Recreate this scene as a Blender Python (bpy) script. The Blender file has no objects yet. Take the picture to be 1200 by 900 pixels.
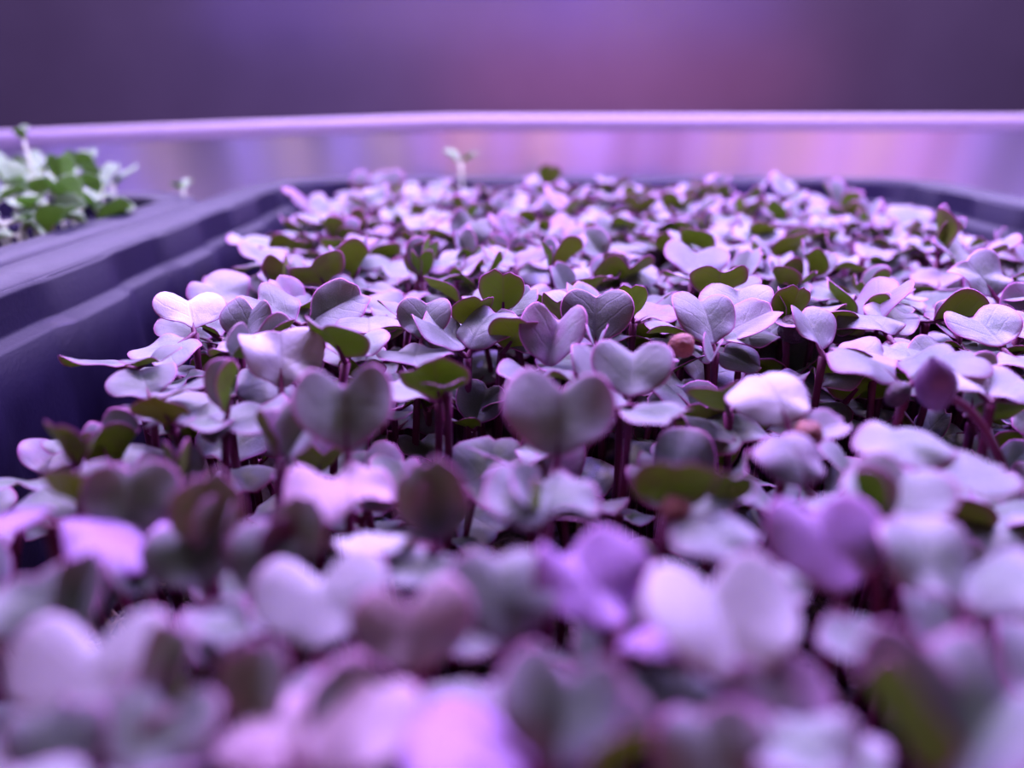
import bpy, math, random
import numpy as np
from mathutils import Vector, Matrix, Euler

R = math.radians
random.seed(11)
RNG = np.random.default_rng(5)
C = bpy.context.scene.collection

# ------------------------------------------------------------------ camera
CAM_Z = 0.096
PITCH = 20.8
FPX = 880.0
cp, sp = math.cos(R(PITCH)), math.sin(R(PITCH))

def ray(px, py):
    a = (px - 600) / FPX; b = (450 - py) / FPX
    return Vector((a, cp + b * sp, -sp + b * cp))

def at_h(px, py, h):            # point seen at (px,py) lying h below the lens
    r = ray(px, py)
    t = h / max(1e-4, -r.z)
    return Vector((r.x * t, r.y * t, CAM_Z - h))

def project(p):
    v = Vector(p) - Vector((0, 0, CAM_Z))
    d = v.y * cp - v.z * sp
    if d <= 1e-4: return None
    return 600 + FPX * v.x / d, 450 - FPX * (v.y * sp + v.z * cp) / d, d

cam_d = bpy.data.cameras.new('camera'); cam = bpy.data.objects.new('camera', cam_d); C.objects.link(cam)
cam.location = (0, 0, CAM_Z); cam.rotation_euler = (R(90 - PITCH), 0, 0)
cam_d.sensor_width = 36; cam_d.lens = 36 * FPX / 1200
cam_d.clip_start = 0.002; cam_d.clip_end = 20
cam_d.dof.use_dof = True; cam_d.dof.focus_distance = 0.138
cam_d.dof.aperture_fstop = 8.0
bpy.context.scene.camera = cam

# ------------------------------------------------------------------ helpers
def tag(o, label=None, cat=None, group=None, kind=None):
    if label: o['label'] = label
    if cat: o['category'] = cat
    if group: o['group'] = group
    if kind: o['kind'] = kind
    return o

def empty(name, loc=(0, 0, 0), rz=0.0):
    o = bpy.data.objects.new(name, None); C.objects.link(o)
    o.location = loc; o.rotation_euler = (0, 0, rz); o.empty_display_size = 0.005
    return o

def mesh_obj(name, me, parent=None):
    o = bpy.data.objects.new(name, me); C.objects.link(o)
    if parent is not None: o.parent = parent
    return o

def mk_mesh(name, v, f, mats, mi=None, smooth=True, attrs=None):
    me = bpy.data.meshes.new(name)
    me.from_pydata([tuple(map(float, p)) for p in v], [], [tuple(int(i) for i in q) for q in f])
    for m in mats: me.materials.append(m)
    if mi is not None: me.polygons.foreach_set('material_index', np.array(mi, dtype=np.int32))
    me.polygons.foreach_set('use_smooth', np.full(len(me.polygons), smooth))
    for k, val in (attrs or {}).items():
        val = np.asarray(val, dtype=np.float32)
        if val.ndim == 1:
            a = me.attributes.new(k, 'FLOAT', 'POINT'); a.data.foreach_set('value', val)
        else:
            a = me.attributes.new(k, 'FLOAT_VECTOR', 'POINT'); a.data.foreach_set('vector', val.ravel())
    me.update()
    return me

def box(v, f, x0, x1, y0, y1, z0, z1):
    b = len(v)
    v += [(x0,y0,z0),(x1,y0,z0),(x1,y1,z0),(x0,y1,z0),(x0,y0,z1),(x1,y0,z1),(x1,y1,z1),(x0,y1,z1)]
    f += [tuple(b+i for i in q) for q in ((0,3,2,1),(4,5,6,7),(0,1,5,4),(1,2,6,5),(2,3,7,6),(3,0,4,7))]

# ------------------------------------------------------------------ materials
class NT:
    def __init__(s, name):
        s.m = bpy.data.materials.new(name); s.m.use_nodes = True
        s.t = s.m.node_tree; s.t.nodes.clear()
        s.out = s.n('ShaderNodeOutputMaterial')
    def n(s, typ, **kw):
        o = s.t.nodes.new(typ)
        for k, v in kw.items(): setattr(o, k, v)
        return o
    def l(s, a, b): s.t.links.new(a, b)
    def math(s, op, a, b=None, c=None):
        o = s.n('ShaderNodeMath', operation=op)
        for i, x in enumerate((a, b, c)):
            if x is None: continue
            if isinstance(x, (int, float)): o.inputs[i].default_value = x
            else: s.l(x, o.inputs[i])
        return o.outputs[0]
    def mix(s, f, a, b):
        o = s.n('ShaderNodeMix', data_type='RGBA')
        for i, x in ((0, f), (6, a), (7, b)):
            if isinstance(x, (int, float)): o.inputs[i].default_value = x
            elif isinstance(x, tuple): o.inputs[i].default_value = (*x, 1)
            else: s.l(x, o.inputs[i])
        return o.outputs[2]
    def attr(s, name):
        o = s.n('ShaderNodeAttribute', attribute_name=name); return o
    def ramp(s, f, stops, interp='LINEAR'):
        o = s.n('ShaderNodeValToRGB'); s.l(f, o.inputs[0]); o.color_ramp.interpolation = interp
        e = o.color_ramp.elements
        while len(e) < len(stops): e.new(0.5)
        for i, (p, c) in enumerate(stops):
            e[i].position = p; e[i].color = (*c, 1) if isinstance(c, tuple) else (c, c, c, 1)
        return o.outputs[0]
    def noise(s, vec, scale, detail=3, rough=.5):
        o = s.n('ShaderNodeTexNoise'); o.inputs['Scale'].default_value = scale
        o.inputs['Detail'].default_value = detail; o.inputs['Roughness'].default_value = rough
        if vec is not None: s.l(vec, o.inputs['Vector'])
        return o.outputs['Fac']
    def rnd(s):
        oi = s.n('ShaderNodeObjectInfo'); g = s.n('ShaderNodeNewGeometry')
        return s.math('FRACT', s.math('ADD', oi.outputs['Random'], g.outputs['Random Per Island']))

def leaf_side(name, top, kind='radish', wash=None, amt=.7):
    t = NT(name)
    edge = t.attr('edge').outputs['Fac']
    lc = t.attr('leafco').outputs['Vector']
    rnd = t.rnd()
    r2 = t.math('FRACT', t.math('MULTIPLY', rnd, 7.31))
    r3 = t.math('FRACT', t.math('MULTIPLY', rnd, 13.7))
    # offset pattern per leaf
    vadd = t.n('ShaderNodeVectorMath', operation='ADD'); t.l(lc, vadd.inputs[0])
    comb = t.n('ShaderNodeCombineXYZ'); t.l(t.math('MULTIPLY', rnd, 40), comb.inputs[0]); t.l(t.math('MULTIPLY', r2, 40), comb.inputs[1])
    t.l(comb.outputs[0], vadd.inputs[1])
    P = vadd.outputs[0]
    blot = t.noise(P, 2.2, 3)
    fine = t.noise(P, 55, 2, .7)
    sep = t.n('ShaderNodeSeparateXYZ'); t.l(lc, sep.inputs[0])
    ax = t.math('ABSOLUTE', sep.outputs[0])
    # veins: midrib plus slanted side veins
    mid = t.math('SUBTRACT', 1, t.math('MULTIPLY', ax, 26)); mid = t.math('MAXIMUM', mid, 0)
    ph = t.math('ADD', t.math('MULTIPLY', t.math('SUBTRACT', sep.outputs[1], t.math('MULTIPLY', ax, .75)), 24), t.math('MULTIPLY', blot, 6))
    side = t.math('POWER', t.math('MAXIMUM', t.math('SINE', ph), 0), 14)
    side = t.math('MULTIPLY', side, .45)
    vein = t.math('MAXIMUM', mid, side)
    if top:
        if kind == 'radish':
            c1 = t.mix(t.ramp(r2, [(0, 0.), (1, 1.)]), (.30, .34, .33), (.40, .37, .47))
            c2 = t.mix(r3, (.12, .20, .11), (.22, .25, .24))
            centre = t.ramp(t.math('ADD', t.math('MULTIPLY', t.math('SUBTRACT', 1, edge), .55), t.math('MULTIPLY', blot, .55)), [(.30, 0.), (.62, 1.)])
            col = t.mix(centre, c1, c2)
            col = t.mix(t.math('MULTIPLY', t.math('SUBTRACT', fine, .45), 1.6), col, (.62, .56, .70))
            col = t.mix(t.math('MULTIPLY', vein, .20), col, (.24, .19, .26))
            m = t.ramp(edge, [(.86, 0.), (.96, .45), (1., 1.)])
            col = t.mix(t.math('MULTIPLY', m, .7), col, (.36, .06, .25))
            val = t.ramp(t.math('FRACT', t.math('MULTIPLY', rnd, 29.3)), [(0., .42), (.4, .66), (1., .88)])
            vm = t.n('ShaderNodeVectorMath', operation='SCALE'); t.l(col, vm.inputs[0]); t.l(val, vm.inputs[3]); col = vm.outputs[0]
            # a few strongly blushed leaves
            b = t.math('MULTIPLY', t.ramp(r3, [(.86, 0.), (.95, .6)]), t.ramp(blot, [(.3, 0.), (.7, 1.)]))
            col = t.mix(b, col, (.42, .13, .40))
            trc = (.42, .30, .36)
        else:
            col = t.mix(blot, (.17, .32, .11), (.25, .37, .21)); trc = (.45, .7, .22)
    else:
        if kind == 'radish':
            col = t.mix(t.ramp(r2, [(0, 0.), (1, 1.)]), (.15, .42, .006), (.23, .38, .012))
            purp = t.ramp(t.math('ADD', t.math('MULTIPLY', blot, .7), t.math('MULTIPLY', r3, .5)), [(.62, 0.), (.95, .85)])
            col = t.mix(purp, col, (.17, .022, .085))
            col = t.mix(t.math('MULTIPLY', vein, .35), col, (.20, .10, .09))
            m = t.ramp(edge, [(.80, 0.), (.93, .4), (1., 1.)])
            col = t.mix(t.math('MULTIPLY', m, .9), col, (.36, .04, .20))
            col = t.mix(t.math('MULTIPLY', t.math('SUBTRACT', fine, .4), .5), col, (.30, .28, .12))
            trc = (.30, .52, .03)
        else:
            col = t.mix(blot, (.16, .38, .05), (.26, .46, .14)); trc = (.45, .7, .15)
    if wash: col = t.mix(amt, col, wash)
    p = t.n('ShaderNodeBsdfPrincipled')
    t.l(col, p.inputs['Base Color'])
    p.inputs['Roughness'].default_value = .46 if top else .5
    p.inputs['Specular IOR Level'].default_value = .5 if top else .35
    p.inputs['Sheen Weight'].default_value = .12 if top else .05
    p.inputs['Sheen Roughness'].default_value = .4
    p.inputs['Sheen Tint'].default_value = (.85, .8, 1, 1)
    bump = t.n('ShaderNodeBump'); bump.inputs['Strength'].default_value = .35; bump.inputs['Distance'].default_value = .00035
    hsum = t.math('SUBTRACT', t.math('ADD', t.math('MULTIPLY', fine, .35), t.math('MULTIPLY', t.noise(P, 9, 2), .8)), t.math('MULTIPLY', vein, .6 if top else -.8))
    t.l(hsum, bump.inputs['Height']); t.l(bump.outputs[0], p.inputs['Normal'])
    tr = t.n('ShaderNodeBsdfTranslucent')
    t.l(t.mix(.5, col, trc), tr.inputs[0])
    mx = t.n('ShaderNodeMixShader'); mx.inputs[0].default_value = .20 if top else .5
    t.l(p.outputs[0], mx.inputs[1]); t.l(tr.outputs[0], mx.inputs[2])
    t.l(mx.outputs[0], t.out.inputs[0])
    return t.m

def simple(name, col, rough=.5, spec=.5, metal=0, var=None, scale=200, bump=0, bscale=400, sss=False):
    t = NT(name)
    p = t.n('ShaderNodeBsdfPrincipled')
    tc = t.n('ShaderNodeTexCoord')
    if var:
        f = t.ramp(t.noise(tc.outputs['Object'], scale, 4), [(.3, 0.), (.7, 1.)])
        t.l(t.mix(f, col, var), p.inputs['Base Color'])
    else: p.inputs['Base Color'].default_value = (*col, 1)
    p.inputs['Roughness'].default_value = rough; p.inputs['Specular IOR Level'].default_value = spec; p.inputs['Metallic'].default_value = metal
    if bump:
        b = t.n('ShaderNodeBump'); b.inputs['Strength'].default_value = bump; b.inputs['Distance'].default_value = .001
        t.l(t.noise(tc.outputs['Object'], bscale, 4), b.inputs['Height']); t.l(b.outputs[0], p.inputs['Normal'])
    t.l(p.outputs[0], t.out.inputs[0])
    return t.m

M_TOP = leaf_side('radish_leaf_upper', True); M_UND = leaf_side('radish_leaf_under', False)
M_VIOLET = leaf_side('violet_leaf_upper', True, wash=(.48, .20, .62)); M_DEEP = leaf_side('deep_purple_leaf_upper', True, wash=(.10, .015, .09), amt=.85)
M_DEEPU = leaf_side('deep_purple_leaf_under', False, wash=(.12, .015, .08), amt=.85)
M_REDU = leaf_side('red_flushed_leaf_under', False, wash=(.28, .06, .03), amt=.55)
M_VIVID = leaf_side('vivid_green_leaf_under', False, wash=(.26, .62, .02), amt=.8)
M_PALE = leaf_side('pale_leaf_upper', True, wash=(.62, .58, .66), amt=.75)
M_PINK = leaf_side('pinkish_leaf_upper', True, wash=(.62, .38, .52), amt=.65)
M_RIM = simple('radish_leaf_margin', (.50, .12, .38), .4, .5)
M_STEM = simple('radish_stem', (.09, .006, .05), .45, .3, var=(.15, .02, .08), scale=120)
M_GTOP = leaf_side('green_leaf_upper', True, 'green'); M_GUND = leaf_side('green_leaf_under', False, 'green')
M_GSTEM = simple('green_stem', (.55, .68, .40), .45, .5)
M_HULL = simple('seed_hull_brown', (.30, .085, .075), .5, .4, var=(.16, .03, .04), scale=500, bump=.5, bscale=1500)
M_HULLD = simple('seed_hull_dark', (.035, .012, .03), .38, .5, var=(.07, .02, .05), scale=600, bump=.6, bscale=1800)
M_PLASTIC = simple('black_tray_plastic', (.005, .003, .018), .46, .26, var=(.008, .005, .025), scale=60, bump=.07, bscale=900)
M_MAT = simple('growing_mat_fibre', (.07, .03, .035), .7, .3, var=(.025, .01, .015), scale=260, bump=1.0, bscale=700)
M_FIBRE = simple('loose_fibre', (.55, .36, .27), .45, .6)

def steel(name, base, rough, aniso, bscale=None):
    t = NT(name)
    p = t.n('ShaderNodeBsdfPrincipled')
    tc = t.n('ShaderNodeTexCoord')
    mp = t.n('ShaderNodeMapping'); t.l(tc.outputs['Object'], mp.inputs[0]); mp.inputs['Scale'].default_value = (1, 1, .02)
    n1 = t.noise(mp.outputs[0], 60, 4)
    t.l(t.mix(n1, tuple(c * .85 for c in base), tuple(min(1, c * 1.15) for c in base)), p.inputs['Base Color'])
    p.inputs['Metallic'].default_value = 1; p.inputs['Roughness'].default_value = rough
    p.inputs['Anisotropic'].default_value = aniso
    tg = t.n('ShaderNodeTangent'); tg.direction_type = 'RADIAL'; tg.axis = 'Z'
    t.l(tg.outputs[0], p.inputs['Tangent'])
    p.inputs['Anisotropic Rotation'].default_value = ANISO_ROT
    t.l(p.outputs[0], t.out.inputs[0])
    return t.m
ANISO_ROT = 0.25
M_STEEL = steel('brushed_steel_lip', (.52, .47, .52), .28, 1.0)
M_ROLL = simple('steel_roll', (.29, .245, .30), .5, .5, metal=.5)
M_SHELF = simple('steel_shelf_surface', (.55, .52, .58), .4, .5, metal=.8)
M_WALL = simple('dark_satin_panel', (.135, .10, .165), .27, .7, metal=.55, var=(.16, .12, .195), scale=9)
M_CEIL = simple('dull_ceiling', (.3, .28, .32), .8)

# ------------------------------------------------------------------ cotyledon shapes
# a radish cotyledon: two round lobes with a notch between them, narrowing to a short stalk
def smooth_closed(th, key_t, key_r):
    n = len(key_t); out = np.zeros_like(th)
    for i, a in enumerate(th):
        j = max(k for k in range(n) if key_t[k] <= a + 1e-9)
        p1, p2 = key_r[j], key_r[(j + 1) % n]; p0, p3 = key_r[(j - 1) % n], key_r[(j + 2) % n]
        t1 = key_t[j]; t2 = key_t[(j + 1) % n] if j + 1 < n else 360
        u = (a - t1) / (t2 - t1)
        out[i] = .5 * ((2 * p1) + (-p0 + p2) * u + (2*p0 - 5*p1 + 4*p2 - p3) * u*u + (-p0 + 3*p1 - 3*p2 + p3) * u**3)
    return out

def cotyledon_arrays(notch=.33, wide=1.0, fold=.35, dome=.25, bend=.5, wav=.03, skew=.0, pet=.13, seed=0, seg=40, rings=8, round_leaf=False, thick=.02):
    """unit leaf about 1 wide; stalk starts at the origin, blade goes along +Y, upper face +Z"""
    rs = np.random.RandomState(seed)
    if round_leaf:
        kt = [0, 45, 90, 135, 180, 225, 270, 315]; kr = [.5, .47, .40, .42, .48, .42, .40, .47]
    else:
        kt = [0, 16, 34, 56, 80, 105, 135, 160, 180, 200, 225, 255, 280, 304, 326, 344]
        h = [notch, notch + .095, .53, .575, .55, .49, .42, .40, .43]
        kr = h + [h[7], h[6], h[5], h[4], h[3], h[2], h[1]]
        kr = [k * (1 + rs.uniform(-.03, .03)) for k in kr]
        for i in range(9, 16): kr[i] *= (1 - skew)
        for i in range(1, 8): kr[i] *= (1 + skew * .5)
    th = np.arange(seg) * 360.0 / seg
    rr = smooth_closed(th, kt, kr)
    radii = np.array([(k / rings) ** .85 for k in range(1, rings + 1)])
    pts = [(0., 0.)]; ed = [0.]
    for q in radii:
        for a, r in zip(th, rr):
            aa = math.radians(a)
            pts.append((math.sin(aa) * r * q * wide, math.cos(aa) * r * q)); ed.append(q)
    P = np.array(pts); ed = np.array(ed)
    P[:, 1] += .43
    co = np.stack([P[:, 0], P[:, 1], np.zeros(len(P))], 1)      # flat leaf coords for patterns
    x, y = P[:, 0], P[:, 1]
    # lengthwise bend (arc)
    k = bend + 1e-4
    s = y
    ang = k * s
    Y = np.sin(ang) / k; Z = -(1 - np.cos(ang)) / k
    # fold of the two halves about the midrib
    sx = np.sqrt(x * x + .0036) - .06
    lift = sx * math.sin(fold); xs = np.sign(x) * np.abs(x) * math.cos(fold * .9)
    lift = lift - dome * (sx ** 2) * 1.0
    ph1, ph2 = rs.uniform(0, 6.28, 2)
    aa = np.arctan2(x, y - .43)
    lift = lift + wav * (ed ** 2) * np.sin(3 * aa + ph1) + wav * .7 * (ed ** 3) * np.sin(5 * aa + ph2)
    nz = np.cos(ang); ny = np.sin(ang)
    V = np.stack([xs, Y + lift * ny, Z + lift * nz], 1)
    # petiole offset
    V[:, 1] += pet
    # normals approx for thickness
    up = np.stack([-np.sign(x) * math.sin(fold) * np.minimum(1, np.abs(x) * 8), ny * math.cos(fold), nz * math.cos(fold)], 1)
    up /= np.linalg.norm(up, axis=1, keepdims=True)
    tk = thick * (1 - .35 * ed ** 4)
    T = V + up * tk[:, None] * .5; B = V - up * tk[:, None] * .5
    n = len(V)
    faces = []; mi = []
    def fan(off, flip, m):
        for j in range(seg):
            a, b = 1 + j, 1 + (j + 1) % seg
            q = (off, off + b, off + a) if not flip else (off, off + a, off + b)
            faces.append(q); mi.append(m)
        for r in range(rings - 1):
            for j in range(seg):
                a = 1 + r * seg + j; b = 1 + r * seg + (j + 1) % seg; c = b + seg; d = a + seg
                q = (off + a, off + b, off + c, off + d) if not flip else (off + d, off + c, off + b, off + a)
                faces.append(q); mi.append(m)
    fan(0, False, 0); fan(n, True, 1)
    # orientation: th runs +Y -> +X (clockwise from above) so flip test
    e0 = 1 + (rings - 1) * seg
    # rounded margin: an extra ring pushed outwards
    ctr = V.mean(0)
    outv = V[e0:e0 + seg] - V[e0 - seg:e0]
    outv /= np.linalg.norm(outv, axis=1, keepdims=True)
    E = V[e0:e0 + seg] + outv * thick * .55
    base = 2 * n
    for j in range(seg):
        j2 = (j + 1) % seg
        faces.append((e0 + j, e0 + j2, base + j2, base + j)); mi.append(2)
        faces.append((base + j, base + j2, n + e0 + j2, n + e0 + j)); mi.append(2)
    allv = [T, B, E]; alle = [ed, ed, np.ones(seg)]; allc = [co, co, co[e0:e0 + seg]]
    # petiole tube from origin to blade, running a little under the midrib
    cnt = 2 * n + seg
    ps = 6; npx = 7
    tube = []; 
    for i in range(npx):
        u = i / (npx - 1)
        yy = u * (pet + .30)
        if yy <= pet: zz = 0.0; 
        s2 = max(0, yy - pet); a2 = k * s2
        cy = (pet + math.sin(a2) / k) if yy > pet else yy
        cz = (-(1 - math.cos(a2)) / k) if yy > pet else 0
        rad = (.045 * (1 - .65 * u)) + .006
        if yy > pet: cz -= rad * .4
        for q in range(ps):
            w = 2 * math.pi * q / ps
            tube.append((rad * math.cos(w), cy, cz - .004 + rad * math.sin(w)))
    tube = np.array(tube)
    for i in range(npx - 1):
        for q in range(ps):
            a = cnt + i * ps + q; b = cnt + i * ps + (q + 1) % ps
            faces.append((a, a + ps, b + ps, b)); mi.append(3)
    allv.append(tube); alle.append(np.zeros(len(tube))); allc.append(np.zeros((len(tube), 3)))
    return np.concatenate(allv), faces, mi, np.concatenate(alle), np.concatenate(allc)

RAD_MATS = [M_TOP, M_UND, M_RIM, M_STEM]
GRN_MATS = [M_GTOP, M_GUND, M_GTOP, M_GSTEM]

# shape library; keys name the habit of the leaf
LIB = {
    'flat':   dict(notch=.37, wide=1.04, fold=.16, dome=.22, bend=.18, wav=.045),
    'flat2':  dict(notch=.41, wide=1.0, fold=.10, dome=.30, bend=.55, wav=.055, skew=.08),
    'dome':   dict(notch=.38, wide=1.0, fold=.10, dome=.75, bend=.95, wav=.04),
    'heart':  dict(notch=.32, wide=1.06, fold=.30, dome=.30, bend=.30, wav=.035),
    'heart2': dict(notch=.36, wide=1.0, fold=.45, dome=.45, bend=.55, wav=.03, skew=-.08),
    'cup':    dict(notch=.27, wide=1.22, fold=.72, dome=.65, bend=.35, wav=.03),
    'cup2':   dict(notch=.30, wide=1.0, fold=.95, dome=.35, bend=.25, wav=.04),
    'folded': dict(notch=.34, wide=1.0, fold=1.18, dome=.3, bend=.35, wav=.03),
    'wavy':   dict(notch=.35, wide=1.08, fold=.25, dome=.15, bend=.35, wav=.09, skew=.1),
    'lobes':  dict(notch=.20, wide=1.12, fold=.18, dome=.35, bend=.35, wav=.03),
    'oval':   dict(notch=.47, wide=.84, fold=.30, dome=.15, bend=.2, wav=.02, skew=.05),
    'roll':   dict(notch=.30, wide=1.0, fold=.05, dome=1.1, bend=1.3, wav=.05),
}
lib = {}; liblow = {}
for k, kw in LIB.items():
    for s in range(3):
        kk = dict(kw); rs = random.Random(hash(k) % 7 + s)
        kk['fold'] = kw['fold'] * (1 + (s - 1) * .18); kk['wide'] = kw['wide'] * (1 + (s - 1) * .03)
        kk['skew'] = kw.get('skew', 0) + (s - 1) * .05
        A = cotyledon_arrays(seed=s * 17 + len(k), **kk)
        lib[(k, s)] = mk_mesh('cotyledon_' + k, A[0], A[1], RAD_MATS, A[2], attrs={'edge': A[3], 'leafco': A[4]})
        liblow[(k, s)] = cotyledon_arrays(seed=s * 17 + len(k), seg=24, rings=5, thick=.026, **kk)
KEYS = list(LIB)

def leaf_matrix(az, el, roll, size):
    """az: compass direction of the midrib (0 away, 90 right, 180 towards the lens); el: rise of the midrib; roll about it"""
    return (Matrix.Rotation(R(-az), 4, 'Z') @ Matrix.Rotation(R(el), 4, 'X') @ Matrix.Rotation(R(roll), 4, 'Y') @ Matrix.Scale(size, 4))

def stem_mesh(base, top, r0=.00075, r1=.00062, bow=(0, 0), sides=7, n=9):
    v, f = stem_arrays(base, top, r0, r1, bow, sides, n)
    return mk_mesh('stem', v, f, [M_STEM])

def stem_arrays(base, top, r0, r1, bow, sides=5, n=6):
    base = Vector(base); top = Vector(top); v = []; f = []
    for i in range(n):
        u = i / (n - 1)
        p = base.lerp(top, u)
        w = math.sin(math.pi * u)
        # leans early, then rises
        p.x += bow[0] * w; p.y += bow[1] * w
        r = r0 + (r1 - r0) * u
        if u > .93: r *= 1.35
        for q in range(sides):
            a = 2 * math.pi * q / sides
            v.append((p.x + r * math.cos(a), p.y + r * math.sin(a), p.z))
    for i in range(n - 1):
        for q in range(sides):
            a = i * sides + q; b = i * sides + (q + 1) % sides
            f.append((a, b, b + sides, a + sides))
    f.append(tuple(range(n * sides - sides, n * sides)))
    return v, f

MAT_Z = .013
PETF = .45
# ------------------------------------------------------------------ canopy
def canopy_h(y, x):
    """how far the leaf tops sit below the lens"""
    h = np.interp(y, [.03, .06, .15, .30, .34], [.049, .047, .0405, .0355, .034])
    h += max(0, (-.055 - x)) * .18          # sinks towards the left wall
    if x > .12: h += (x - .12) * .10
    return float(h)

def left_edge(y):      # lateral limit of the greenery on the left (junction positions)
    return float(np.interp(y, [-.05, .05, .09, .11, .13, .20, .26, .31], [-.088, -.088, -.082, -.072, -.068, -.077, -.078, -.070]))

class Sprout: pass
sprouts = []
def add_sprout(J, leaves, label=None, hero=False, short=None):
    s = Sprout(); s.J = Vector(J); s.leaves = leaves; s.label = label; s.hero = hero; s.low = False; s.short = short
    dx, dy = random.uniform(-.004, .004), random.uniform(-.003, .003)
    s.base = Vector((min(.165, max(-.084, J[0] + dx)), min(.328, J[1] + dy), MAT_Z - .001))
    s.bow = (random.uniform(-.002, .002), random.uniform(-.002, .002))
    sprouts.append(s); return s

# hero(px, py, extra height in mm, leaves, label, short phrase)   leaf = (az, el, roll, width mm, shape)
def hero(px, py, up, leaves, label, short):
    if up > 3: up = 3 + (up - 3) * .45
    if py > 520: py += (py - 520) * .18
    h = .043
    sc_ = .90 if py < 470 else .76
    leaves = [(a, e, r, w * sc_, k) for a, e, r, w, k in leaves]
    az, el, _r, w, _k = leaves[0]
    if el > 25 and abs(((az + 180) % 360) - 180) < 100 or el > 55:
        d = at_h(px, py, h).y * cp + h * sp
        py = py + max(0, .68 * math.sin(R(el)) - .40) * w * .001 / d * FPX
    fixed = []
    for a, e, r, w, k in leaves:
        if 140 <= a <= 220 and -11 < e < 11: e += 2
        if 160 <= a <= 220 and e > 50 and k == 'heart': k = random.choice(['flat', 'oval', 'flat2'])
        fixed.append((a, e, r, w, k))
    leaves = fixed
    for _ in range(6):
        p = at_h(px, py, h); h = canopy_h(p.y, p.x) - up * .001
    p = at_h(px, py, h)
    return add_sprout(p, [(a, e, r, w * .001, k, random.randrange(3)) for a, e, r, w, k in leaves], label, True, short)

H = hero
# --- sharp band
H(590, 362, 1, [(180, 78, 0, 11, 'heart'), (60, 45, 25, 9, 'oval')], 'sprout with a bright olive leaf back standing upright in sharp focus', 'upright olive leaf back')
H(548, 418, 0, [(300, 38, 10, 13, 'flat'), (30, 55, -5, 13, 'dome')], 'sprout with two large grey lilac leaves spread in the sharp band', 'spread grey lilac pair')
H(640, 425, 0, [(20, 60, 0, 13, 'cup'), (190, 20, 0, 12, 'wavy')], 'sprout with a cupped grey green heart above a dark olive lip', 'cupped grey green heart')
H(697, 398, 1, [(5, 62, 0, 12.5, 'heart'), (185, 25, 0, 12, 'folded')], 'sprout with a mottled grey heart leaf and dark edge facing forward', 'mottled grey heart')
H(660, 375, 1, [(190, 62, -20, 10, 'heart2'), (20, 30, 10, 11, 'cup')], 'sprout with an olive leaf folding over a dark green inner face', 'olive fold')
H(742, 368, 1, [(210, 70, 35, 9, 'oval'), (60, 15, 0, 11, 'flat')], 'sprout with a narrow bright green leaf back slanting up to the right', 'slanting green leaf back')
H(432, 400, 1, [(350, 28, 0, 13, 'dome'), (190, -5, 0, 11, 'flat')], 'sprout with a broad domed pale lilac leaf left of the sharp band', 'domed pale leaf')
H(493, 395, 1, [(10, 60, 0, 10, 'heart'), (180, 5, 0, 13, 'flat')], 'small sprout with a grey heart rising behind a flat purple edged leaf', 'small grey heart')
H(405, 412, 3, [(190, 62, -15, 12, 'heart2'), (10, 20, 0, 11, 'flat')], 'sprout with a dark olive leaf back beside the domed pale leaf', 'dark olive back')
H(515, 455, 0, [(185, 70, 10, 11, 'heart'), (300, 15, 0, 11, 'heart')], 'sprout with a dark green heart back ringed by a thin purple rim', 'purple ringed green heart')
H(524, 462, 2, [(180, 35, 5, 8.5, 'oval'), (350, 0, 0, 9, 'oval')], 'small sprout with one vivid green oval leaf above the dark gap', 'vivid green oval')
H(868, 382, 2, [(5, 38, -8, 13, 'lobes'), (185, 0, 0, 11, 'flat')], 'sprout with a pale lilac heart of two round lobes beside the seed hull', 'pale two lobed heart')
H(838, 402, 1, [(350, 55, 5, 13, 'heart2'), (200, 10, 0, 10, 'folded')], 'sprout with a dark grey green heart left of the dark seed hull', 'dark grey heart')
H(922, 372, 1, [(170, 78, -5, 9, 'oval'), (300, 75, 10, 8, 'oval')], 'sprout with an upright olive oval above the dark seed hull', 'upright olive oval')
H(842, 340, 1, [(200, 60, 10, 12, 'heart'), (40, 20, 0, 12, 'flat')], 'sprout with a low wide olive heart back behind the pale two lobed heart', 'wide olive heart back')
H(965, 410, 1, [(340, 50, 15, 11, 'heart'), (100, 15, 10, 12, 'flat2')], 'sprout with a lilac leaf pair right of the dark seed hull', 'lilac pair by the hull')
H(1045, 400, 1, [(350, 30, 0, 13, 'dome'), (175, -5, 0, 11, 'flat')], 'sprout with a rounded lilac leaf rising above a broad pair', 'rounded lilac leaf')
H(1062, 452, 2, [(300, 42, 8, 14, 'dome'), (60, 42, -8, 14, 'dome')], 'sprout with two broad domed lilac leaves in front of the rounded leaf', 'broad domed pair')
H(1010, 350, 0, [(90, 8, 0, 13, 'flat'), (270, 12, 0, 12, 'flat2')], 'sprout with wide flat lilac leaves behind the lilac pair', 'wide flat lilac leaves')
H(1085, 378, 1, [(90, 15, -20, 12, 'folded'), (275, 6, -15, 12, 'flat')], 'sprout with a thin edge on leaf over a dark olive belly', 'edge on leaf')
H(1180, 415, 1, [(350, 30, -10, 13, 'heart'), (180, 5, 0, 11, 'flat')], 'sprout with a grey lilac heart by the right edge of the sharp band', 'grey lilac heart')
H(228, 388, 2, [(335, 42, 10, 11.5, 'lobes'), (200, -8, 0, 13, 'flat')], 'sprout with a pale lilac heart standing clear of the left tray wall', 'pale heart by the tray wall')
H(283, 398, 1, [(20, 62, 0, 10, 'cup'), (160, 20, 0, 10, 'wavy')], 'sprout with a grey cupped leaf right of the pale heart by the wall', 'grey cupped leaf')
H(158, 432, 2, [(275, 8, 20, 12, 'flat'), (120, 25, 0, 10, 'cup')], 'sprout with a thin pale leaf reaching out over the tray gap', 'leaf over the tray gap')
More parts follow.
